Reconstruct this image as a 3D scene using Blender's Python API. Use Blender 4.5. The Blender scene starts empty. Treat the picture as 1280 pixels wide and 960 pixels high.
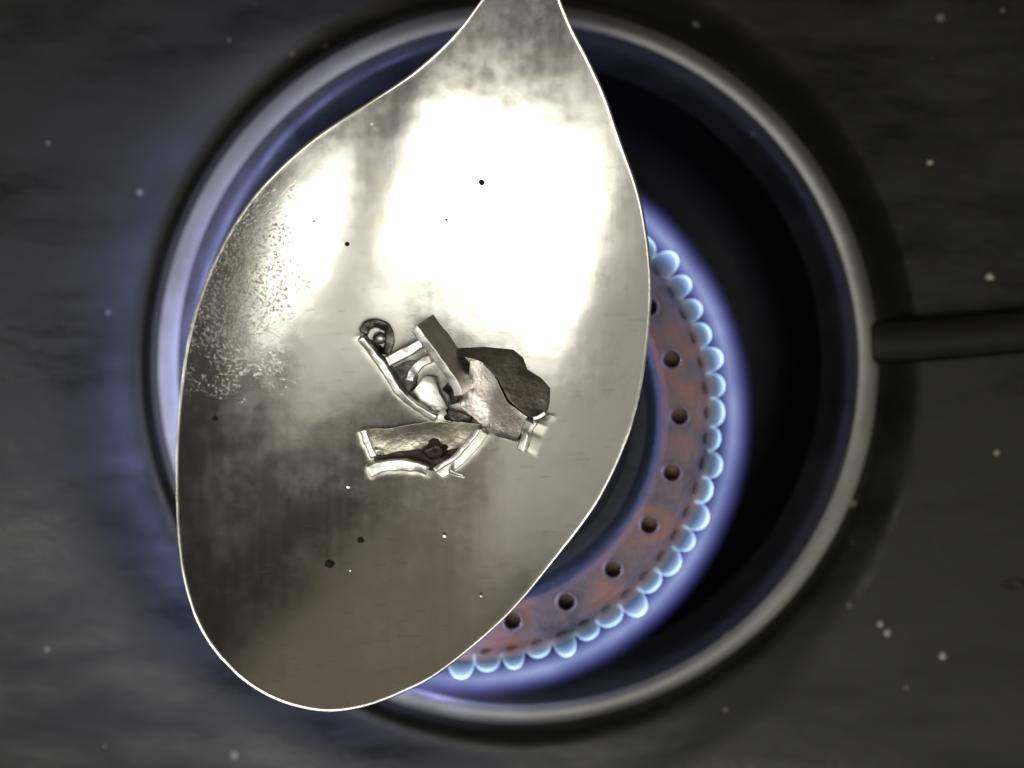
import bpy, bmesh, math, random
from mathutils import Vector, Matrix, noise as mnoise

random.seed(7)
S = bpy.context.scene
C = S.collection
MM = 0.001
CAM_H = 300.0                      # camera height over the stove top, mm
SPOON_Z = 35.0                     # height of the spoon's rim, mm

# ------------------------------------------------------------------ camera
cam_d = bpy.data.cameras.new('camera')
cam = bpy.data.objects.new('camera', cam_d)
C.objects.link(cam)
cam.location = (0, 0, CAM_H * MM)
cam.rotation_euler = (0, 0, 0)
cam_d.sensor_width = 36.0
cam_d.lens = 36.0 * (CAM_H - SPOON_Z) / 128.0      # 0.1 mm per photo pixel on the spoon's rim
cam_d.clip_start = 0.01
cam_d.clip_end = 50
cam_d.dof.use_dof = True
cam_d.dof.focus_distance = (CAM_H - 27.0) * MM
cam_d.dof.aperture_fstop = 9.0
S.camera = cam

# ------------------------------------------------------------------ world and lamps
w = bpy.data.worlds.new('World')
S.world = w
w.use_nodes = True
bg = w.node_tree.nodes['Background']
bg.inputs['Color'].default_value = (1.0, 0.95, 0.82, 1)
bg.inputs['Strength'].default_value = 0.022


def area(name, loc, target, sx, sy, power, color, along=(1, 0, 0)):
    """rectangular lamp facing target, its long side (sx) lying along a direction"""
    d = bpy.data.lights.new(name, 'AREA')
    d.shape = 'RECTANGLE'
    d.size, d.size_y = sx, sy
    d.energy = power
    d.color = color
    o = bpy.data.objects.new(name, d)
    C.objects.link(o)
    z = (Vector(loc) - Vector(target)).normalized()
    x = Vector(along)
    x = (x - z * x.dot(z)).normalized()
    y = z.cross(x)
    o.matrix_world = Matrix(((x.x, y.x, z.x, loc[0]), (x.y, y.y, z.y, loc[1]), (x.z, y.z, z.z, loc[2]), (0, 0, 0, 1)))
    return o


SP = (-0.011, 0.0, 0.025)
# main window/lamp and a smaller one stand on the cook's side; a pale wall to the left, a dim ceiling above
area('kitchen_window_lamp', (-0.33, -0.225, 1.2), SP, 1.14, 0.29, 6.4, (1.0, 0.985, 0.93), (-1, 0.30, 0))
area('kitchen_side_lamp', (0.69, -0.36, 1.15), SP, 0.34, 0.20, 1.5, (1.0, 0.98, 0.92))
area('cook_side_fill', (0.38, -0.24, 1.5), SP, 0.70, 0.55, 0.85, (1.0, 0.97, 0.88))  # added fill, brightens the gap between the bowl's glares and the stove's lower right
area('pale_wall_light', (-1.25, 0.0, 1.05), SP, 1.4, 1.3, 2.2, (1.0, 0.97, 0.88))
area('ceiling_light', (-0.05, 0.95, 1.7), SP, 2.4, 1.1, 1.15, (1.0, 0.83, 0.62), (1, 0.44, 0))

S.view_settings.view_transform = 'Standard'
S.view_settings.look = 'None'
S.view_settings.exposure = 0
S.view_settings.gamma = 1
S.render.engine = 'CYCLES'
S.cycles.transparent_max_bounces = 128
S.cycles.max_bounces = 10
S.cycles.glossy_bounces = 6
S.cycles.volume_bounces = 0
S.cycles.sample_clamp_indirect = 6
S.cycles.caustics_reflective = True
S.cycles.blur_glossy = 0.6


# ------------------------------------------------------------------ helpers
def sc(z):
    """mm per photo pixel at height z mm"""
    return 0.1 * (CAM_H - z) / (CAM_H - SPOON_Z)


def P(px, py, z):
    """a point at height z (mm) in world metres, from the place where the photo shows it"""
    s = sc(z)
    return Vector(((px - 640) * s * MM, (480 - py) * s * MM, z * MM))


def link(name, me, mat, parent=None, smooth=True):
    o = bpy.data.objects.new(name, me)
    C.objects.link(o)
    if mat:
        me.materials.append(mat)
    if smooth:
        for p in me.polygons:
            p.use_smooth = True
    if parent:
        o.parent = parent
        o.matrix_parent_inverse = parent.matrix_world.inverted() if False else o.matrix_parent_inverse
    return o


def mesh_from(bm, name):
    bmesh.ops.recalc_face_normals(bm, faces=bm.faces)
    me = bpy.data.meshes.new(name)
    bm.to_mesh(me)
    bm.free()
    return me


def empty(name):
    """things keep their parts in world coordinates: the empty stands at the origin of the place"""
    o = bpy.data.objects.new(name, None)
    o.empty_display_size = 0.01
    C.objects.link(o)
    return o


def tag(o, label, cat=None, group=None, kind=None):
    if label:
        o['label'] = label
    if cat:
        o['category'] = cat
    if group:
        o['group'] = group
    if kind:
        o['kind'] = kind


def spline(pts, n, closed=False):
    """Catmull-Rom through 2- or 3-tuples"""
    out = []
    m = len(pts)
    segs = m if closed else m - 1
    for i in range(segs):
        g = lambda k: Vector(pts[(i + k) % m]) if closed else Vector(pts[max(0, min(m - 1, i + k))])
        p0, p1, p2, p3 = g(-1), g(0), g(1), g(2)
        for j in range(n):
            t = j / n
            out.append(0.5 * ((2 * p1) + (p2 - p0) * t + (2 * p0 - 5 * p1 + 4 * p2 - p3) * t * t
                              + (3 * p1 - p0 - 3 * p2 + p3) * t ** 3))
    if not closed:
        out.append(Vector(pts[-1]))
    return out


# ------------------------------------------------------------------ materials
class Mat:
    def __init__(self, name):
        self.m = bpy.data.materials.new(name)
        self.m.use_nodes = True
        self.t = self.m.node_tree
        self.n = self.t.nodes
        self.b = self.n['Principled BSDF']

    def node(self, kind, **kw):
        nd = self.n.new(kind)
        for k, v in kw.items():
            if k in nd.inputs:
                nd.inputs[k].default_value = v
            else:
                setattr(nd, k, v)
        return nd

    def l(self, a, b):
        self.t.links.new(a, b)

    def coord(self, scale=(1, 1, 1), rot=(0, 0, 0), loc=(0, 0, 0)):
        tc = self.node('ShaderNodeTexCoord')
        mp = self.node('ShaderNodeMapping')
        mp.inputs['Scale'].default_value = scale
        mp.inputs['Rotation'].default_value = rot
        mp.inputs['Location'].default_value = loc
        self.l(tc.outputs['Object'], mp.inputs['Vector'])
        return mp.outputs['Vector']

    def noise(self, vec, scale, detail=4, rough=0.55):
        nd = self.node('ShaderNodeTexNoise')
        nd.inputs['Scale'].default_value = scale
        nd.inputs['Detail'].default_value = detail
        nd.inputs['Roughness'].default_value = rough
        self.l(vec, nd.inputs['Vector'])
        return nd.outputs['Fac']

    def ramp(self, fac, stops):
        r = self.node('ShaderNodeValToRGB')
        e = r.color_ramp.elements
        while len(e) < len(stops):
            e.new(0.5)
        for el, (p, c) in zip(e, stops):
            el.position = p
            el.color = c if len(c) == 4 else (*c, 1)
        self.l(fac, r.inputs['Fac'])
        return r.outputs['Color']

    def math(self, op, a, b=None, clamp=False):
        nd = self.node('ShaderNodeMath', operation=op, use_clamp=clamp)
        for i, v in enumerate((a, b)):
            if v is None:
                continue
            if isinstance(v, (int, float)):
                nd.inputs[i].default_value = v
            else:
                self.l(v, nd.inputs[i])
        return nd.outputs[0]

    def bump(self, height, dist, strength=1.0, normal=None):
        b = self.node('ShaderNodeBump')
        b.inputs['Strength'].default_value = strength
        b.inputs['Distance'].default_value = dist
        self.l(height, b.inputs['Height'])
        if normal is not None:
            self.l(normal, b.inputs['Normal'])
        return b.outputs['Normal']


def g3(v):
    return (v, v, v)


def spoon_material():
    m = Mat('spoon_steel')
    b = m.b
    b.inputs['Metallic'].default_value = 1
    v = m.coord()
    # polishing streaks roughly across the bowl
    vs = m.coord(scale=(900, 90, 300), rot=(0, 0, math.radians(8)))
    streak = m.noise(vs, 1.0, 3)
    broad = m.noise(v, 60, 3)
    steel = m.ramp(broad, [(0.3, (0.70, 0.695, 0.64)), (0.7, (0.63, 0.615, 0.545))])
    stain = m.ramp(m.noise(v, 85, 6, 0.7), [(0.56, (0, 0, 0)), (0.72, (1, 1, 1))])
    mixc = m.node('ShaderNodeMix', data_type='RGBA')
    m.l(m.math('MULTIPLY', stain, 0.55), mixc.inputs[0])
    m.l(steel, mixc.inputs[6])
    mixc.inputs[7].default_value = (0.50, 0.43, 0.31, 1)
    m.l(mixc.outputs[2], b.inputs['Base Color'])
    # burnt-on residue along the left side of the bowl: its own patch, rough and pitted
    c = P(285, 330, 30)
    tc = m.node('ShaderNodeTexCoord')
    dist = m.node('ShaderNodeVectorMath', operation='DISTANCE')
    mp = m.node('ShaderNodeMapping')
    mp.inputs['Location'].default_value = (-c.x, -c.y, 0)
    mp2 = m.node('ShaderNodeMapping')
    mp2.inputs['Scale'].default_value = (1.25, 0.75, 0)
    m.l(tc.outputs['Object'], mp.inputs['Vector'])
    m.l(mp.outputs['Vector'], mp2.inputs['Vector'])
    m.l(mp2.outputs['Vector'], dist.inputs[0])
    dn = m.math('ADD', dist.outputs['Value'], m.math('MULTIPLY', m.math('SUBTRACT', m.noise(v, 260, 5, 0.7), 0.5), 0.030))
    mask = m.math('SUBTRACT', 1.0, m.math('MULTIPLY', dn, 1 / 0.0125), clamp=True)
    rough = m.math('ADD', 0.145, m.math('MULTIPLY', streak, 0.07))
    rough = m.math('ADD', rough, m.math('MULTIPLY', mask, 0.05))
    smudge = m.ramp(m.noise(v, 140, 6, 0.72), [(0.45, (0, 0, 0)), (0.75, (1, 1, 1))])
    rough = m.math('ADD', rough, m.math('MULTIPLY', smudge, 0.09))
    m.l(rough, b.inputs['Roughness'])
    fine = m.noise(v, 2600, 3, 0.6)
    pits = m.noise(v, 2600, 4, 0.7)
    h = m.math('MULTIPLY', m.math('MULTIPLY', m.math('SUBTRACT', pits, 0.54, clamp=True), 3.0), mask)
    n1 = m.bump(h, 0.00012, 0.8)
    n2 = m.bump(streak, 0.000004, 1.0, n1)
    n3 = m.bump(fine, 0.000002, 1.0, n2)
    dents = m.noise(v, 130, 2)
    n4 = m.bump(dents, 0.00006, 1.0, n3)
    vo = m.node('ShaderNodeTexVoronoi', Scale=260.0)
    m.l(v, vo.inputs['Vector'])
    dot = m.math('SUBTRACT', 1.0, m.math('MULTIPLY', vo.outputs['Distance'], 12.0), clamp=True)
    keep = m.math('GREATER_THAN', m.noise(v, 190, 2), 0.60)
    n5 = m.bump(m.math('MULTIPLY', dot, keep), 0.00010, 1.0, n4)
    # long fine scratches
    vl = m.coord(scale=(260, 2300, 260), rot=(0, 0, math.radians(-62)))
    sc_ = m.math('GREATER_THAN', m.noise(vl, 1.0, 1), 0.715)
    n6 = m.bump(sc_, 0.000045, 1.0, n5)
    m.l(n6, b.inputs['Normal'])
    return m.m


def enamel_material(name, base=0.012, rough=0.32, tint=(1.0, 1.0, 0.86), metal=0.0, spec=0.6, dirty=False):
    m = Mat(name)
    b = m.b
    v = m.coord()
    n1 = m.noise(v, 45, 5, 0.65)
    n2 = m.noise(v, 700, 3, 0.6)
    lo = tuple(base * t * 0.7 for t in tint)
    hi = tuple(base * t * 1.6 for t in tint)
    m.l(m.ramp(n1, [(0.3, lo), (0.72, hi)]), b.inputs['Base Color'])
    r = m.math('ADD', rough - 0.1, m.math('MULTIPLY', n1, 0.2))
    m.l(r, b.inputs['Roughness'])
    m.l(m.bump(n2, 0.00003, 1.0), b.inputs['Normal'])
    b.inputs['Specular IOR Level'].default_value = spec
    if dirty:
        # grease smears wiped across, and dust grains
        sm = m.noise(m.coord(scale=(22, 75, 40), rot=(0, 0, math.radians(28))), 1.0, 6, 0.7)
        r = m.math('ADD', rough - 0.2, m.math('MULTIPLY', m.ramp(sm, [(0.35, (0, 0, 0)), (0.7, (1, 1, 1))]), 0.34))
        m.l(r, b.inputs['Roughness'])
        vo = m.node('ShaderNodeTexVoronoi', Scale=230.0)
        m.l(m.coord(), vo.inputs['Vector'])
        sepc = m.node('ShaderNodeSeparateColor')
        m.l(vo.outputs['Color'], sepc.inputs[0])
        rad = m.math('MULTIPLY', m.math('POWER', sepc.outputs[0], 4.0), 0.16)
        grain = m.math('LESS_THAN', vo.outputs['Distance'], rad)
        mixc = m.node('ShaderNodeMix', data_type='RGBA')
        m.l(grain, mixc.inputs[0])
        film = m.ramp(sm, [(0.3, tuple(base * t * 0.5 for t in tint)), (0.75, tuple(base * t * 1.7 for t in tint))])
        m.l(film, mixc.inputs[6])
        mixc.inputs[7].default_value = (0.13, 0.125, 0.10, 1)
        m.l(mixc.outputs[2], b.inputs['Base Color'])
    b.inputs['Metallic'].default_value = metal
    return m.m


def silver_material(name, col, rough, bump=0.00012, tarnish=None):
    m = Mat(name)
    b = m.b
    b.inputs['Metallic'].default_value = 1
    v = m.coord()
    n = m.noise(v, 520, 4, 0.6)
    n2 = m.noise(v, 1700, 3, 0.6)
    t = tarnish or tuple(c * 0.6 for c in col)
    m.l(m.ramp(n, [(0.36, col), (0.66, t)]), b.inputs['Base Color'])
    m.l(m.math('ADD', rough - 0.06, m.math('MULTIPLY', n, 0.16)), b.inputs['Roughness'])
    m.l(m.bump(n2, bump * 0.25, 1.0, m.bump(n, bump, 1.0)), b.inputs['Normal'])
    return m.m


def burner_material():
    m = Mat('burner_iron')
    b = m.b
    v = m.coord()
    n = m.noise(v, 110, 4, 0.6)
    n2 = m.noise(v, 900, 4, 0.65)
    col = m.ramp(n, [(0.30, (0.07, 0.066, 0.066)), (0.46, (0.19, 0.15, 0.14)), (0.60, (0.33, 0.17, 0.11)), (0.72, (0.17, 0.14, 0.13))])
    m.l(col, b.inputs['Base Color'])
    b.inputs['Metallic'].default_value = 0.25
    m.l(m.math('ADD', 0.42, m.math('MULTIPLY', n2, 0.3)), b.inputs['Roughness'])
    m.l(m.bump(n2, 0.00018, 1.0), b.inputs['Normal'])
    return m.m


def flat_material(name, col, rough=0.7, metal=0.0, nscale=800):
    m = Mat(name)
    b = m.b
    v = m.coord()
    n = m.noise(v, nscale, 3)
    m.l(m.ramp(n, [(0.3, tuple(c * 0.6 for c in col)), (0.7, tuple(min(1, c * 1.3) for c in col))]), b.inputs['Base Color'])
    b.inputs['Roughness'].default_value = rough
    b.inputs['Metallic'].default_value = metal
    m.l(m.bump(n, 0.0001, 1.0), b.inputs['Normal'])
    return m.m


def flame_volume(name, color, strength):
    mt = bpy.data.materials.new(name)
    mt.use_nodes = True
    t = mt.node_tree
    t.nodes.clear()
    out = t.nodes.new('ShaderNodeOutputMaterial')
    em = t.nodes.new('ShaderNodeEmission')
    em.inputs['Color'].default_value = (*color, 1)
    em.inputs['Strength'].default_value = strength
    t.links.new(em.outputs[0], out.inputs['Volume'])
    return mt


def mantle_volume(name, R, Zc, wr, wz, strength):
    """glow of burnt gas round the ring of jets: thins out away from the ring's centre line"""
    m = Mat(name)
    m.n.remove(m.b)
    out = m.n['Material Output']
    tc = m.node('ShaderNodeTexCoord')
    sx = m.node('ShaderNodeSeparateXYZ')
    m.l(tc.outputs['Object'], sx.inputs[0])
    x, y, z = sx.outputs
    r = m.math('SQRT', m.math('ADD', m.math('MULTIPLY', x, x), m.math('MULTIPLY', y, y)))
    dr = m.math('MULTIPLY', m.math('SUBTRACT', r, R), 1 / wr)
    dz = m.math('MULTIPLY', m.math('SUBTRACT', z, Zc), 1 / wz)
    d = m.math('SQRT', m.math('ADD', m.math('MULTIPLY', dr, dr), m.math('MULTIPLY', dz, dz)))
    f = m.math('SUBTRACT', 1.0, d, clamp=True)
    f = m.math('POWER', f, 2.0)
    nz = m.noise(tc.outputs['Object'], 160, 2)
    f = m.math('MULTIPLY', f, m.math('ADD', 0.45, m.math('MULTIPLY', nz, 1.1)))
    em = m.node('ShaderNodeEmission')
    m.l(m.ramp(f, [(0.0, (0.24, 0.20, 1.0)), (0.35, (0.34, 0.42, 1.0)), (1.0, (0.62, 0.72, 1.0))]), em.inputs['Color'])
    m.l(m.math('MULTIPLY', f, strength), em.inputs['Strength'])
    m.l(em.outputs[0], out.inputs['Volume'])
    return m.m


M_SPOON = spoon_material()
M_STOVE = enamel_material('black_enamel_top', 0.011, 0.42, spec=0.25, dirty=True)
M_WELL = enamel_material('well_enamel', 0.0025, 0.45, (1, 0.98, 0.95), spec=0.1)
M_RIM = enamel_material('rim_highlight', 0.13, 0.40, (1.0, 0.99, 0.92), 0.75)  # paler metal band, put in to strengthen the highlight along the ridge
M_BAR = enamel_material('cast_support_black', 0.004, 0.55, spec=0.22)
M_SILVER = silver_material('bright_silver', (0.95, 0.94, 0.91), 0.36, 0.00010, (0.80, 0.78, 0.70))
M_TAN = silver_material('tarnished_silver', (0.90, 0.87, 0.76), 0.36, 0.00014, (0.55, 0.48, 0.34))
M_PINK = silver_material('pale_rosy_silver', (0.60, 0.55, 0.51), 0.30, 0.00010, (0.48, 0.42, 0.38))
M_GREY = silver_material('dull_grey_silver', (0.50, 0.50, 0.48), 0.34, 0.00012, (0.25, 0.25, 0.24))
M_BLACK = silver_material('black_silver_and_shade', (0.10, 0.095, 0.085), 0.30, 0.00012, (0.03, 0.028, 0.024))
M_SIDE_SHADE = silver_material('side_shade_silver', (0.62, 0.56, 0.49), 0.42, 0.00022, (0.26, 0.23, 0.20))
M_BROWN = flat_material('burnt_brown_residue', (0.040, 0.020, 0.008), 0.40)
M_BURNER = burner_material()
M_COLLAR = flat_material('port_collar_metal', (0.26, 0.21, 0.19), 0.4, 0.5)
M_CAP_SHADE = flat_material('cap_black_and_shade', (0.035, 0.04, 0.045), 0.5)
M_CRUMB = flat_material('pale_crumb', (0.55, 0.52, 0.42), 0.6)
M_SOOT = flat_material('black_soot', (0.012, 0.010, 0.008), 0.6)
M_BRASS = flat_material('brown_soot', (0.008, 0.006, 0.004), 0.8)
M_FLAME = flame_volume('flame_inner_cone', (0.46, 0.72, 1.0), 4200)

# ------------------------------------------------------------------ stove top with its pressed well
RC = (648, 455)          # ridge circle in the photo
OC = (598, 478)          # circle where the pressed dish runs out into the flat top


def stove():
    N = 192
    rings = []           # each: list of vectors

    def low(a):
        """the pressed ridge is lower on the side away from the support bar"""
        return 1 - 0.80 * max(0.0, -math.cos(a)) ** 0.8

    def ring(cx, cy, r, z):
        out = []
        for k in range(N):
            a = 2 * math.pi * k / N
            out.append(P(cx + r * math.cos(a), cy - r * math.sin(a), z * low(a) if z > 0 else z))
        return out

    inner = [(60, -13.0), (180, -13.0), (280, -12.6), (318, -11.6), (345, -9.5), (362, -6.5), (373, -3.6), (379, -2.2),
             (383, -1.6), (389, -0.7), (396, 0.6), (403, 1.9), (409, 2.9)]
    inner += [(r, 4.3 - 1.25 * ((r - 438) / 26) ** 2) for r in (414, 418, 422, 426, 430, 434, 438, 442, 446, 450, 454, 458, 461)]
    well = []
    for r, z in inner:
        # the pressed dish is concentric with its ridge
        well.append(ring(RC[0], RC[1], r, z))
    mids = []
    for t in (0.0, 0.06, 0.13, 0.22, 0.32, 0.43, 0.54, 0.65, 0.76, 0.86, 0.93, 0.97, 1.0, 1.06, 1.14):
        rr = []
        for k in range(N):
            a = 2 * math.pi * k / N
            pi = P(RC[0] + 461 * math.cos(a), RC[1] - 461 * math.sin(a), 3.31 * low(a))
            po = P(OC[0] + 556 * math.cos(a), OC[1] - 556 * math.sin(a), 0.0)
            wid = (po - pi).length / MM
            dep = min(2.6, 0.33 * max(0.0, wid - 8.0))
            q = pi.lerp(po, t)
            if t <= 1:
                z = 3.31 * low(a) * (1 - t) ** 2 * (1 + 0.6 * t) - dep * math.sin(math.pi * t ** 0.32) ** 2
            else:
                z = 0.0
            q.z = z * MM
            rr.append(q)
        mids.append(rr)
    bm = bmesh.new()

    def add(rr):
        return [bm.verts.new(v) for v in rr]

    allr = [add(r) for r in well] + [add(r) for r in mids[1:]]
    for i, (a, b) in enumerate(zip(allr[:-1], allr[1:])):
        r = inner[i][0] if i < len(inner) else 999
        for k in range(N):
            fc = bm.faces.new((a[k], a[(k + 1) % N], b[(k + 1) % N], b[k]))
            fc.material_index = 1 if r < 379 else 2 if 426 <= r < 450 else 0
    bm.faces.new(allr[0]).material_index = 1
    # flat top out to its edges
    last = allr[-1]
    far = []
    for k in range(N):
        c = last[k].co
        d = Vector((c.x, c.y, 0)).normalized()
        s = 0.30 / max(abs(d.x), abs(d.y))
        far.append(bm.verts.new((d.x * s, d.y * s, 0)))
    for k in range(N):
        bm.faces.new((last[k], last[(k + 1) % N], far[(k + 1) % N], far[k]))
    o = link('stove_top', mesh_from(bm, 'stove_top'), M_STOVE)
    o.data.materials.append(M_WELL)
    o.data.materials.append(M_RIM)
    o['kind'] = 'structure'
    return o


stove()

# ------------------------------------------------------------------ burner
BZ = 10.0
BC = P(588, 520, BZ)
sB = sc(BZ) * MM          # metres per photo pixel at the burner


def burner():
    root = empty('gas_burner')
    root.location = (BC.x, BC.y, 0)
    tag(root, 'round gas burner ring with two rows of ports and burning blue flames under the spoon', 'burner')
    N = 240
    prof = [(150, 6.5), (205, 6.6), (222, 7.0), (232, 8.6), (240, 9.7), (248, 10.0), (280, 10.0), (288, 9.7), (306, 7.0),
            (310, 6.0), (309, 2.0), (300, -3.0), (270, -13.2), (150, -13.2)]
    bm = bmesh.new()
    rings = [[bm.verts.new((r * sB * math.cos(2 * math.pi * k / N), r * sB * math.sin(2 * math.pi * k / N), z * MM)) for k in range(N)] for r, z in prof]
    for i in range(len(rings)):
        a, b = rings[i], rings[(i + 1) % len(rings)]
        for k in range(N):
            bm.faces.new((a[k], b[k], b[(k + 1) % N], a[(k + 1) % N]))
    ringme = mesh_from(bm, 'burner_ring')
    ring = bpy.data.objects.new('burner_ring', ringme)
    # cutter for the ports
    bc = bmesh.new()

    def cyl(center, axis, r, L, n=14):
        axis = axis.normalized()
        u = axis.orthogonal().normalized()
        v = axis.cross(u)
        lo = [bc.verts.new(center - axis * L + (u * math.cos(2 * math.pi * i / n) + v * math.sin(2 * math.pi * i / n)) * r) for i in range(n)]
        hi = [bc.verts.new(center + axis * L + (u * math.cos(2 * math.pi * i / n) + v * math.sin(2 * math.pi * i / n)) * r) for i in range(n)]
        for i in range(n):
            bc.faces.new((lo[i], lo[(i + 1) % n], hi[(i + 1) % n], hi[i]))
        bc.faces.new(lo[::-1])
        bc.faces.new(hi)
    NI, NO = 23, 58
    a0 = math.atan2(520 - 590, 837 - 588)
    inner_ports = []
    for k in range(NI):
        a = a0 + 2 * math.pi * k / NI
        c = Vector((262 * sB * math.cos(a), 262 * sB * math.sin(a), 10 * MM))
        inner_ports.append(c)
        cyl(c, Vector((0, 0, 1)), 10.5 * sB, 4 * MM)
    jets = []
    b0 = math.atan2(520 - 580, 880 - 588)
    for k in range(NO):
        a = b0 + 2 * math.pi * k / NO
        c = Vector((298 * sB * math.cos(a), 298 * sB * math.sin(a), 8.3 * MM))
        ax = Vector((math.cos(a) * 0.75, math.sin(a) * 0.75, 0.66))
        jets.append((c, ax.normalized(), a))
        cyl(c, ax, 8.6 * sB, 3 * MM, 12)
    cme = mesh_from(bc, 'cut')
    cut = bpy.data.objects.new('cut', cme)
    C.objects.link(ring)
    C.objects.link(cut)
    md = ring.modifiers.new('ports', 'BOOLEAN')
    md.object = cut
    md.operation = 'DIFFERENCE'
    md.solver = 'EXACT'
    dg = bpy.context.evaluated_depsgraph_get()
    newme = bpy.data.meshes.new_from_object(ring.evaluated_get(dg))
    bpy.data.objects.remove(ring)
    bpy.data.objects.remove(cut)
    newme.name = 'burner_ring'
    ro = link('burner_ring', newme, M_BURNER, root, smooth=False)
    ro.data.materials.clear()
    ro.data.materials.append(M_BURNER)
    ro.data.materials.append(M_CAP_SHADE)
    for p in ro.data.polygons:
        if math.hypot(p.center.x, p.center.y) < 236 * sB:
            p.material_index = 1  # inner slope given a darker colour for the recess shade under the spoon
    # collars round the inner ports
    bm = bmesh.new()
    n1, n2 = 20, 6
    vs = [[bm.verts.new(((12.2 + 1.9 * math.cos(2 * math.pi * j / n2)) * sB * math.cos(2 * math.pi * i / n1),
                         (12.2 + 1.9 * math.cos(2 * math.pi * j / n2)) * sB * math.sin(2 * math.pi * i / n1),
                         1.9 * sB * math.sin(2 * math.pi * j / n2))) for j in range(n2)] for i in range(n1)]
    for i in range(n1):
        for j in range(n2):
            bm.faces.new((vs[i][j], vs[(i + 1) % n1][j], vs[(i + 1) % n1][(j + 1) % n2], vs[i][(j + 1) % n2]))
    colme = mesh_from(bm, 'port_collar')
    colme.materials.append(M_COLLAR)
    for p in colme.polygons:
        p.use_smooth = True
    for c in inner_ports:
        o = bpy.data.objects.new('port_collar', colme)
        C.objects.link(o)
        o.parent = root
        o.location = c
    # middle cap
    bm = bmesh.new()
    prof = [(0, 11.0), (60, 10.9), (130, 10.3), (185, 9.3), (200, 8.4), (204, 7.2), (200, 6.2), (0, 6.2)]
    N = 96
    rr = []
    for r, z in prof:
        if r == 0:
            rr.append([bm.verts.new((0, 0, z * MM))])
        else:
            rr.append([bm.verts.new((r * sB * math.cos(2 * math.pi * k / N), r * sB * math.sin(2 * math.pi * k / N), z * MM)) for k in range(N)])
    for a, b in zip(rr[:-1], rr[1:]):
        for k in range(N):
            k2 = (k + 1) % N
            if len(a) == 1:
                bm.faces.new((a[0], b[k], b[k2]))
            elif len(b) == 1:
                bm.faces.new((a[k], b[0], a[k2]))
            else:
                bm.faces.new((a[k], b[k], b[k2], a[k2]))
    link('burner_cap', mesh_from(bm, 'burner_cap'), M_CAP_SHADE, root)

    # flames: thin glowing shell (the inner cone) for each outer port
    def shell(rad, length, thick, seed):
        rnd = random.Random(seed)
        bm = bmesh.new()
        n, m = 20, 9

        def dome(R, L, z0):
            rows = []
            for j in range(m):
                t = j / m
                # rounded cone, widest a third of the way up
                w = R * math.sqrt(max(0.0, 1 - t ** 2.3))
                rows.append([bm.verts.new((w * math.cos(2 * math.pi * i / n), w * math.sin(2 * math.pi * i / n), z0 + L * t)) for i in range(n)])
            tip = bm.verts.new((0, 0, z0 + L))
            for a, b in zip(rows[:-1], rows[1:]):
                for i in range(n):
                    bm.faces.new((a[i], a[(i + 1) % n], b[(i + 1) % n], b[i]))
            for i in range(n):
                bm.faces.new((rows[-1][i], rows[-1][(i + 1) % n], tip))
            return rows[0]
        o_ = dome(rad, length, 0)
        i_ = dome(rad - thick * 0.12, length - thick * 0.75, 0)
        for i in range(n):
            bm.faces.new((o_[i], i_[i], i_[(i + 1) % n], o_[(i + 1) % n]))
        me = mesh_from(bm, 'flame')
        for p in me.polygons:
            p.use_smooth = True
        me.materials.append(M_FLAME)
        return me
    variants = [shell(17.6 * sB * f, 22 * sB * g, 0.9 * sB, s) for s, (f, g) in enumerate([(1, 1), (1.06, 1.08), (0.95, 0.95), (1.02, 1.15), (0.98, 0.88)])]
    for k, (c, ax, a) in enumerate(jets):
        o = bpy.data.objects.new('flame', variants[random.randrange(5)])
        C.objects.link(o)
        o.parent = root
        o.location = c + Vector((math.cos(a), math.sin(a), 0)) * 3.0 * sB
        o.rotation_mode = 'QUATERNION'
        tilt = (Vector((math.cos(a) * 0.95, math.sin(a) * 0.95, 0.32)) + Vector((random.uniform(-.06, .06), random.uniform(-.06, .06), random.uniform(-.10, .06)))).normalized()
        o.rotation_quaternion = tilt.to_track_quat('Z', 'Y')
        o.scale = (random.uniform(.86, 1.12), random.uniform(.86, 1.14), random.uniform(.72, 1.32))
        if k % 2 == 0:
            ld = bpy.data.lights.new('flame_light', 'POINT')
            ld.energy = 0.00025 + 0.022 * max(0.0, -math.cos(a)) ** 1.0
            ld.color = (0.42, 0.45, 1.0)
            ld.shadow_soft_size = 0.0016
            lo = bpy.data.objects.new('flame_light', ld)
            C.objects.link(lo)
            lo.parent = root
            lo.location = c + ax * 3.4 * MM + Vector((0, 0, (1.0 + 4.5 * max(0.0, -math.cos(a))) * MM))
    # the pale violet mantle of burnt gas that the jets share
    R, Zc, wr, wz = 326 * sB, 12.5 * MM, 29 * sB, 6.5 * MM
    bm = bmesh.new()
    n1, n2 = 120, 14
    vs = [[bm.verts.new(((R + wr * math.cos(2 * math.pi * j / n2)) * math.cos(2 * math.pi * i / n1),
                         (R + wr * math.cos(2 * math.pi * j / n2)) * math.sin(2 * math.pi * i / n1),
                         Zc + wz * math.sin(2 * math.pi * j / n2))) for j in range(n2)] for i in range(n1)]
    for i in range(n1):
        for j in range(n2):
            bm.faces.new((vs[i][j], vs[(i + 1) % n1][j], vs[(i + 1) % n1][(j + 1) % n2], vs[i][(j + 1) % n2]))
    link('flame_mantle', mesh_from(bm, 'flame_mantle'), mantle_volume('flame_mantle_gas', R, Zc, wr, wz, 130), root)
    return root


burner()

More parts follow.
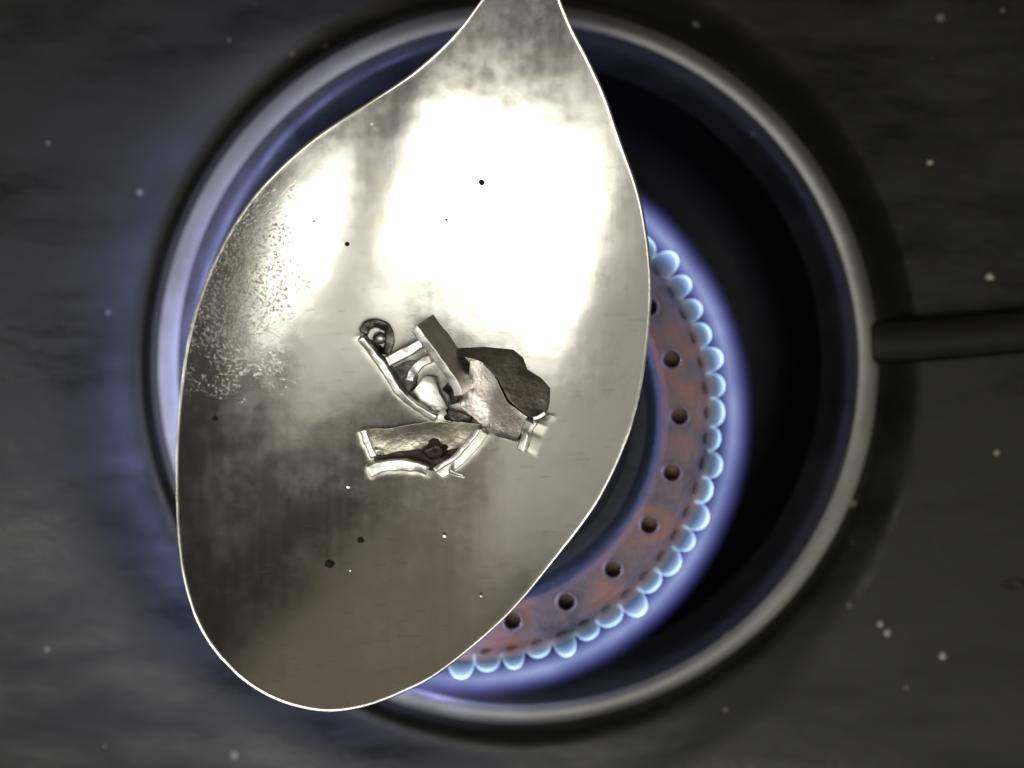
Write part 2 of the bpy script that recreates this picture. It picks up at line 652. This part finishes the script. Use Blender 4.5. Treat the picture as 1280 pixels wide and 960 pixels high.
# ------------------------------------------------------------------ pan support bars either side of the well
def support_bar(name, label, pts, halfw, z0, z1):
    """a low black bar: centre line in photo pixels, rounded section"""
    path = spline(pts, 8)
    bm = bmesh.new()
    sec = [(-1, 0), (-1, .80), (-.93, .93), (-.8, .985), (0, 1), (.8, .985), (.93, .93), (1, .80), (1, 0)]
    rows = []
    for i, p in enumerate(path):
        d = (path[min(i + 1, len(path) - 1)] - path[max(i - 1, 0)])
        d.normalize()
        nrm = Vector((-d.y, d.x))
        e = min(1.0, 0.35 + 0.65 * i / 5)           # rounded nose
        rows.append([bm.verts.new(P(p[0] + nrm.x * halfw * e * u, p[1] + nrm.y * halfw * e * u, z0 + (z1 - z0) * (0.45 + 0.55 * e) * h)) for u, h in sec])
    for a, b in zip(rows[:-1], rows[1:]):
        for k in range(len(sec)):
            k2 = (k + 1) % len(sec)
            bm.faces.new((a[k], a[k2], b[k2], b[k]))
    bm.faces.new(rows[0])
    bm.faces.new(rows[-1][::-1])
    o = link(name, mesh_from(bm, name), M_BAR)
    tag(o, label, 'support bar')
    return o


support_bar('pan_support_bar', 'black pan support bar beside the crumbs, crossing the bright well rim',
            [(1060, 429), (1120, 427), (1200, 421), (1300, 412), (1420, 402)], 28, -2.5, 4.6)

# ------------------------------------------------------------------ spoon
OUT = [(470, 120), (400, 165), (340, 217), (299, 268), (265, 330), (240, 400), (227, 470), (220, 550), (220, 640), (228, 720),
       (250, 788), (288, 838), (335, 872), (395, 890), (450, 886), (505, 866), (555, 838), (635, 770), (698, 695), (745, 632),
       (777, 568), (799, 500), (811, 425), (815, 350), (808, 280), (796, 228), (776, 172), (757, 118), (738, 76), (716, 34), (700, -4),
       (690, -34), (640, -40), (612, -14), (572, 38), (525, 82)]
SC0 = (522, 455)
DEPTH = 9.5
AX = Vector((250, -925)).normalized()      # the spoon's long axis in the photo
OUTS = spline(OUT, 6, closed=True)


def spoon_z(px, py):
    """height of the bowl's inner face, mm: an elliptic dish that flattens out into the neck"""
    dx, dy = px - SC0[0], py - SC0[1]
    u = dx * AX.x + dy * AX.y
    v = dx * AX.y - dy * AX.x
    q = (u / 480) ** 2 + (v / 302) ** 2
    if q > 0.92:
        q = 0.92 + 2 * 0.959 * (math.sqrt(q) - 0.959)
    return SPOON_Z - DEPTH * (1 - q)


def spoon():
    root = empty('metal_spoon')
    tag(root, 'large polished steel spoon with scratched bowl held over the gas burner', 'spoon')
    n = len(OUTS)
    bm = bmesh.new()
    rows = []
    T = [0.04, 0.09, 0.15, 0.22, 0.3, 0.38, 0.46, 0.54, 0.62, 0.69, 0.76, 0.82, 0.87, 0.91, 0.945, 0.97, 0.985]

    def at(v, t, dz):
        px, py = SC0[0] + (v[0] - SC0[0]) * t, SC0[1] + (v[1] - SC0[1]) * t
        return P(px, py, spoon_z(px, py) + dz)
    for t in T:
        rows.append([bm.verts.new(at(v, t, 0)) for v in OUTS])
    # rolled edge
    def wear(i):
        return 0.32 + 0.6 * abs(mnoise.noise(Vector((i * 0.11, 0.3, 0)))) + 0.3 * mnoise.noise(Vector((i * 0.6, 5.3, 0)))
    for t, dz in ((0.9925, -0.02), (0.9965, -0.16), (0.9975, -0.45), (0.992, -0.75), (0.98, -0.95)):
        rows.append([bm.verts.new(at(v, 1 - (1 - t) * wear(i), dz * (0.5 + 0.5 * wear(i)))) for i, v in enumerate(OUTS)])
    # underside
    for t in (0.93, 0.85, 0.74, 0.6, 0.45, 0.3, 0.15, 0.05):
        rows.append([bm.verts.new(at(v, t, -1.1)) for v in OUTS])
    for a, b in zip(rows[:-1], rows[1:]):
        for k in range(n):
            k2 = (k + 1) % n
            bm.faces.new((a[k], a[k2], b[k2], b[k]))
    c1 = bm.verts.new(P(SC0[0], SC0[1], spoon_z(*SC0)))
    c2 = bm.verts.new(P(SC0[0], SC0[1], spoon_z(*SC0) - 1.1))
    for k in range(n):
        k2 = (k + 1) % n
        bm.faces.new((c1, rows[0][k2], rows[0][k]))
        bm.faces.new((c2, rows[-1][k], rows[-1][k2]))
    link('bowl', mesh_from(bm, 'bowl'), M_SPOON, root)
    # handle, leaving the frame and arching down to rest on the stove top behind
    path = spline([(664, -26, 37.0), (672, -60, 37.6), (690, -160, 41), (730, -330, 44), (790, -560, 38), (850, -800, 22), (890, -960, 7.0), (905, -1020, 3.0)], 6)
    bm = bmesh.new()
    rows = []
    m = len(path)
    for i, p in enumerate(path):
        d = path[min(i + 1, m - 1)] - path[max(i - 1, 0)]
        nr = Vector((-d.y, d.x)).normalized()
        f = i / (m - 1)
        hw = 36 - 8 * math.sin(math.pi * min(1, f * 2.2)) + 46 * max(0, f - 0.35) ** 1.2
        row = []
        for u, h in ((-1, 0), (-.93, .5), (-.6, .75), (0, .9), (.6, .75), (.93, .5), (1, 0), (.9, -.6), (0, -1.0), (-.9, -.6)):
            row.append(bm.verts.new(P(p[0] + nr.x * hw * u, p[1] + nr.y * hw * u, p[2] + 0.9 * h)))
        rows.append(row)
    k_ = len(rows[0])
    for a, b in zip(rows[:-1], rows[1:]):
        for k in range(k_):
            bm.faces.new((a[k], a[(k + 1) % k_], b[(k + 1) % k_], b[k]))
    bm.faces.new(rows[0])
    bm.faces.new(rows[-1][::-1])
    link('handle', mesh_from(bm, 'handle'), M_SPOON, root)
    return root


spoon()

# ------------------------------------------------------------------ metal fragments lying in the bowl
def Z(zx, zy):
    """detail coordinates (four to a photo pixel) -> photo pixels"""
    return 420 + zx / 4, 370 + zy / 4


def rough_up(me, amp, scale=900):
    for v in me.vertices:
        q = v.co * scale
        q2 = v.co * 330
        v.co += Vector((mnoise.noise(q2), mnoise.noise(q2 + Vector((3, 8, 2))), 0.6 * mnoise.noise(q2 + Vector((6, 2, 9))))) * amp * 1.3 * MM
        v.co += Vector((mnoise.noise(q), mnoise.noise(q + Vector((7, 3, 1))), mnoise.noise(q + Vector((1, 9, 5))))) * amp * MM


def finish(bm, name, mat, parent, bevel=0.12, amp=0.17):
    bmesh.ops.recalc_face_normals(bm, faces=bm.faces)
    sharp = [e for e in bm.edges if len(e.link_faces) == 2 and e.calc_face_angle(0) > 0.6]
    if bevel and sharp:
        bmesh.ops.bevel(bm, geom=sharp, offset=bevel * MM, segments=3, affect='EDGES', profile=0.6, clamp_overlap=True)
    me = mesh_from(bm, name)
    rough_up(me, amp)
    return link(name, me, mat, parent)


def wall(name, pts, thick, h0, h1, lean, mat, parent, bevel=0.24, n=5, taper=1.0):
    """a standing strip: pts in detail coordinates along its TOP edge; lean = where its foot lies from there"""
    path = spline(pts, n)
    bm = bmesh.new()
    rows = []
    m = len(path)
    for i, p in enumerate(path):
        d = path[min(i + 1, m - 1)] - path[max(i - 1, 0)]
        nr = Vector((-d.y, d.x)).normalized()
        th = thick * (1 + (taper - 1) * i / (m - 1)) / 2
        row = []
        for side, top in ((-1, 0), (-1, 1), (1, 1), (1, 0)):
            x, y = p[0] + nr.x * th * side, p[1] + nr.y * th * side
            if not top:
                x, y = x + lean[0], y + lean[1]
            px, py = Z(x, y)
            base = spoon_z(px, py)
            dh = 0.45 * (nr.x * 0.8 - nr.y * 0.6) * th * side * 0.025
            row.append(bm.verts.new(P(px, py, base + (h1 + dh if top else h0))))
        rows.append(row)
    for a, b in zip(rows[:-1], rows[1:]):
        for k in range(4):
            bm.faces.new((a[k], a[(k + 1) % 4], b[(k + 1) % 4], b[k]))
    bm.faces.new(rows[0])
    bm.faces.new(rows[-1][::-1])
    return finish(bm, name, mat, parent, bevel)


def plate(name, pts, thick, mat, parent, bevel=0.12):
    """pts: (x, y, height over the bowl) in detail coordinates, in order round the plate"""
    bm = bmesh.new()
    top, bot = [], []
    for x, y, h in pts:
        px, py = Z(x, y)
        z = spoon_z(px, py) + h
        top.append(bm.verts.new(P(px, py, z)))
        bot.append(bm.verts.new(P(px, py, max(z - thick, spoon_z(px, py) + 0.02))))
    n = len(pts)
    cx, cy, ch = (sum(p[i] for p in pts) / n for i in range(3))
    px, py = Z(cx, cy)
    z = spoon_z(px, py) + ch
    ct, cb = bm.verts.new(P(px, py, z)), bm.verts.new(P(px, py, max(z - thick, spoon_z(px, py) + 0.02)))
    for i in range(n):
        j = (i + 1) % n
        bm.faces.new((top[i], top[j], ct))
        bm.faces.new((bot[j], bot[i], cb))
        bm.faces.new((top[i], bot[i], bot[j], top[j]))
    return finish(bm, name, mat, parent, bevel)


def strip_surface(name, top_pts, bot_pts, thick, mat, parent, n=6, rows=4, bow=0.0):
    """a bent sheet between two edges; points (x, y, height)"""
    a, b = spline(top_pts, n), spline(bot_pts, n)
    bm = bmesh.new()
    up, dn = [], []
    for r in range(rows + 1):
        t = r / rows
        u_, d_ = [], []
        for p, q in zip(a, b):
            v = p.lerp(q, t)
            px, py = Z(v[0], v[1])
            z = spoon_z(px, py) + v[2] - bow * math.sin(math.pi * t)
            z = max(z, spoon_z(px, py) + 0.06)
            u_.append(bm.verts.new(P(px, py, z)))
            d_.append(bm.verts.new(P(px, py, max(z - thick, spoon_z(px, py) + 0.02))))
        up.append(u_)
        dn.append(d_)
    m = len(a)
    for r in range(rows):
        for i in range(m - 1):
            bm.faces.new((up[r][i], up[r][i + 1], up[r + 1][i + 1], up[r + 1][i]))
            bm.faces.new((dn[r][i], dn[r + 1][i], dn[r + 1][i + 1], dn[r][i + 1]))
    for i in range(m - 1):
        bm.faces.new((up[0][i], dn[0][i], dn[0][i + 1], up[0][i + 1]))
        bm.faces.new((up[rows][i], up[rows][i + 1], dn[rows][i + 1], dn[rows][i]))
    for r in range(rows):
        bm.faces.new((up[r][0], up[r + 1][0], dn[r + 1][0], dn[r][0]))
        bm.faces.new((up[r][-1], dn[r][-1], dn[r + 1][-1], up[r + 1][-1]))
    return finish(bm, name, mat, parent, 0.07)


def blob(name, x, y, h, r, mat, parent=None, flat=1.0, photo=False, amp=0.15, on=None, seed=0):
    """a small lump; r in photo pixels"""
    px, py = (x, y) if photo else Z(x, y)
    base = spoon_z(px, py) if on is None else on
    bm = bmesh.new()
    bmesh.ops.create_icosphere(bm, subdivisions=2 if r < 12 else 3, radius=1)
    s = sc(base) * MM * r
    for v in bm.verts:
        k = 1 + amp * 2 * mnoise.noise(v.co * 1.3 + Vector((seed * 3.1, seed, 2)))
        v.co = Vector((v.co.x * s * k, v.co.y * s * k * (0.8 + 0.2 * math.sin(seed)), v.co.z * s * flat * k))
    me = mesh_from(bm, name)
    o = link(name, me, mat, parent)
    o.location = P(px, py, base + h)
    return o


# --- the clasp: two parallel flanges joined by a cross bar
f = empty('clasp_fragment')
tag(f, 'bright silver H-shaped clasp fragment with two parallel flanges and a crossbar, lying in spoon', 'metal fragment')
wall('flange', [(118, 205), (180, 292), (250, 372), (320, 490), (400, 560), (500, 615)], 36, 0.05, 4.2, (18, -14), M_SILVER, f)
wall('flange', [(388, 160), (448, 240), (530, 352), (600, 450), (612, 500)], 38, 0.05, 6.0, (80, -58), M_SILVER, f)
wall('crossbar', [(255, 335), (340, 285), (440, 235)], 54, 1.8, 3.8, (8, -6), M_SILVER, f)
wall('tongue', [(368, 428), (385, 375), (425, 335), (478, 312)], 46, 1.0, 3.2, (8, -4), M_SILVER, f)
strip_surface('base_plate', [(380, 480, 1.4), (420, 430, 1.7), (455, 395, 1.7), (490, 400, 1.4)],
              [(440, 560, 1.2), (480, 580, 1.2), (520, 600, 1.2), (560, 560, 1.2)], 0.5, M_SILVER, f, n=3)
strip_surface('hinge_plate', [(250, 380, .8), (300, 350, 1.0), (350, 330, 1.0), (420, 330, 1.0)],
              [(320, 470, .6), (350, 490, .6), (380, 480, .6), (400, 450, .6)], 0.4, M_BLACK, f, n=3)
blob('rivet', 222, 212, 1.0, 9.5, M_SILVER, f)
wall('rivet_hollow_shade', [(140, 190), (165, 150), (205, 138), (255, 160), (268, 220), (250, 295)], 44, 0.05, 1.6, (0, 0), M_BLACK, f)  # black strips paint the shade of the hollow round the rivet
wall('rivet_hollow_shade', [(160, 230), (200, 255), (235, 285)], 40, 0.05, 0.9, (0, 0), M_BLACK, f)
wall('end_lip', [(470, 560), (500, 600), (545, 575)], 30, 0.3, 2.6, (0, 0), M_SILVER, f)
wall('pin', [(545, 590), (600, 605), (670, 625)], 50, 0.1, 1.6, (0, 0), M_BLACK, f)
wall('side_lug', [(545, 450), (580, 490), (590, 540)], 46, 0.2, 3.6, (0, 0), M_BLACK, f)

# --- the trough-shaped piece
f = empty('trough_fragment')
tag(f, 'tarnished trough-shaped silver fragment with curved end and brown residue inside, lying in spoon', 'metal fragment')
strip_surface('back_wall', [(130, 660, 1.9), (290, 655, 2.0), (450, 630, 2.1), (600, 632, 2.0), (720, 640, 1.9)],
              [(185, 800, .7), (280, 785, .6), (430, 765, .5), (560, 770, .5), (650, 745, .7)], 0.4, M_TAN, f, bow=0.15)
strip_surface('floor', [(200, 790, .45), (290, 775, .4), (430, 755, .3), (520, 752, .3), (620, 750, .4)],
              [(190, 850, .35), (290, 850, .3), (400, 850, .3), (490, 875, .3), (560, 830, .4)], 0.3, M_BROWN, f)
wall('front_flange', [(165, 878), (230, 852), (330, 848), (400, 856), (458, 876)], 56, 0.05, 2.6, (0, -10), M_SILVER, f)
wall('end_lip', [(132, 662), (155, 730), (190, 808)], 36, 0.1, 2.9, (12, 0), M_SILVER, f)
wall('curved_end', [(492, 872), (580, 812), (662, 730), (712, 655)], 30, 0.1, 3.6, (34, 26), M_SILVER, f)
wall('corner_bead', [(190, 780), (215, 775), (240, 790)], 22, 0.2, 2.0, (0, 0), M_SILVER, f)
wall('tail', [(540, 868), (590, 880), (636, 902)], 26, 0.05, 0.8, (0, 0), M_SILVER, f, taper=0.4)
blob('residue', 500, 765, 0.5, 15, M_BROWN, f, flat=0.6, amp=0.25)

# --- the bent plate
f = empty('plate_fragment')
tag(f, 'pale rosy bent plate fragment with ragged white end and dark sloping sheet standing for its shadow, lying in spoon', 'metal fragment')
strip_surface('plate', [(672, 320, 2.6), (735, 335, 2.8), (800, 425, 3.0), (855, 530, 3.0), (968, 612, 2.7)],
              [(620, 560, 1.5), (660, 590, 1.5), (730, 650, 1.3), (800, 700, 1.3), (900, 730, 1.6)], 0.35, M_PINK, f, bow=0.1, n=3)
strip_surface('side_shade', [(570, 290, 1.6), (700, 318, 2.6), (806, 420, 3.0), (862, 520, 3.0), (972, 605, 2.7)],
              [(600, 262, .3), (880, 268, .3), (960, 365, .3), (1062, 462, .3), (1045, 590, .4)], 0.35, M_SIDE_SHADE, f, bow=-0.1, n=2)  # added sheet; its dark stands for the plate's shadow and reflection
wall('ragged_end', [(972, 612), (950, 668), (945, 710), (915, 772)], 44, 0.1, 2.9, (14, 10), M_SILVER, f, taper=0.7)
wall('corner_tip', [(985, 608), (1020, 600), (1045, 585)], 18, 0.6, 2.6, (0, 0), M_SILVER, f)

# ------------------------------------------------------------------ small specks
for i, (x, y, r, lab) in enumerate([
        (412, 705, 5.5, 'larger dark soot speck of two on the spoon below the trough fragment'),
        (451, 675, 3.5, 'smaller dark soot speck of two on the spoon below the trough fragment'),
        (602, 228, 3.5, 'tiny dark soot speck in the middle of the white glare on the spoon'),
        (434, 305, 2.8, 'tiny dark soot speck on the spoon between the glare patches above the clasp fragment'),
        (269, 523, 4.0, 'tiny soot speck on the dull side of the spoon near its pitted patch')]):
    o = blob('soot_speck', x, y, 0.12, r * 1.15, M_BRASS, photo=True, flat=0.5, seed=i)
    tag(o, lab, 'speck', 'soot specks on the spoon')
for i, (x, y, r, lab) in enumerate([
        (1237, 346, 5.5, 'brightest pale crumb lying alone on the black stove top above the support bar'),
        (1121, 392, 3.5, 'small dull crumb beside the black support bar close to the well rim'),
        (1163, 203, 3.5, 'small dull crumb lying alone, farthest from the black burnt scrap'),
        (1100, 780, 4, 'smaller of two pale crumbs lying close together on the stove top'),
        (1109, 791, 4.5, 'larger of two pale crumbs lying close together on the stove top'),
        (1178, 820, 4.5, 'single pale crumb lying next to the close pair of crumbs'),
        (1246, 566, 4, 'small dull crumb between the support bar and the black burnt scrap')]):
    o = blob('crumb', x, y, 0.2, r, M_CRUMB, photo=True, flat=0.6, on=0.0, seed=i + 10, amp=0.3)
    tag(o, lab, 'crumb', 'crumbs on the stove top')
o = blob('burnt_scrap', 1268, 730, 0.15, 17, M_SOOT, photo=True, flat=0.12, on=0.0, seed=4, amp=0.35)
o.scale = (1, 0.5, 1)
tag(o, 'flat black burnt scrap lying on the stove top', 'scrap')
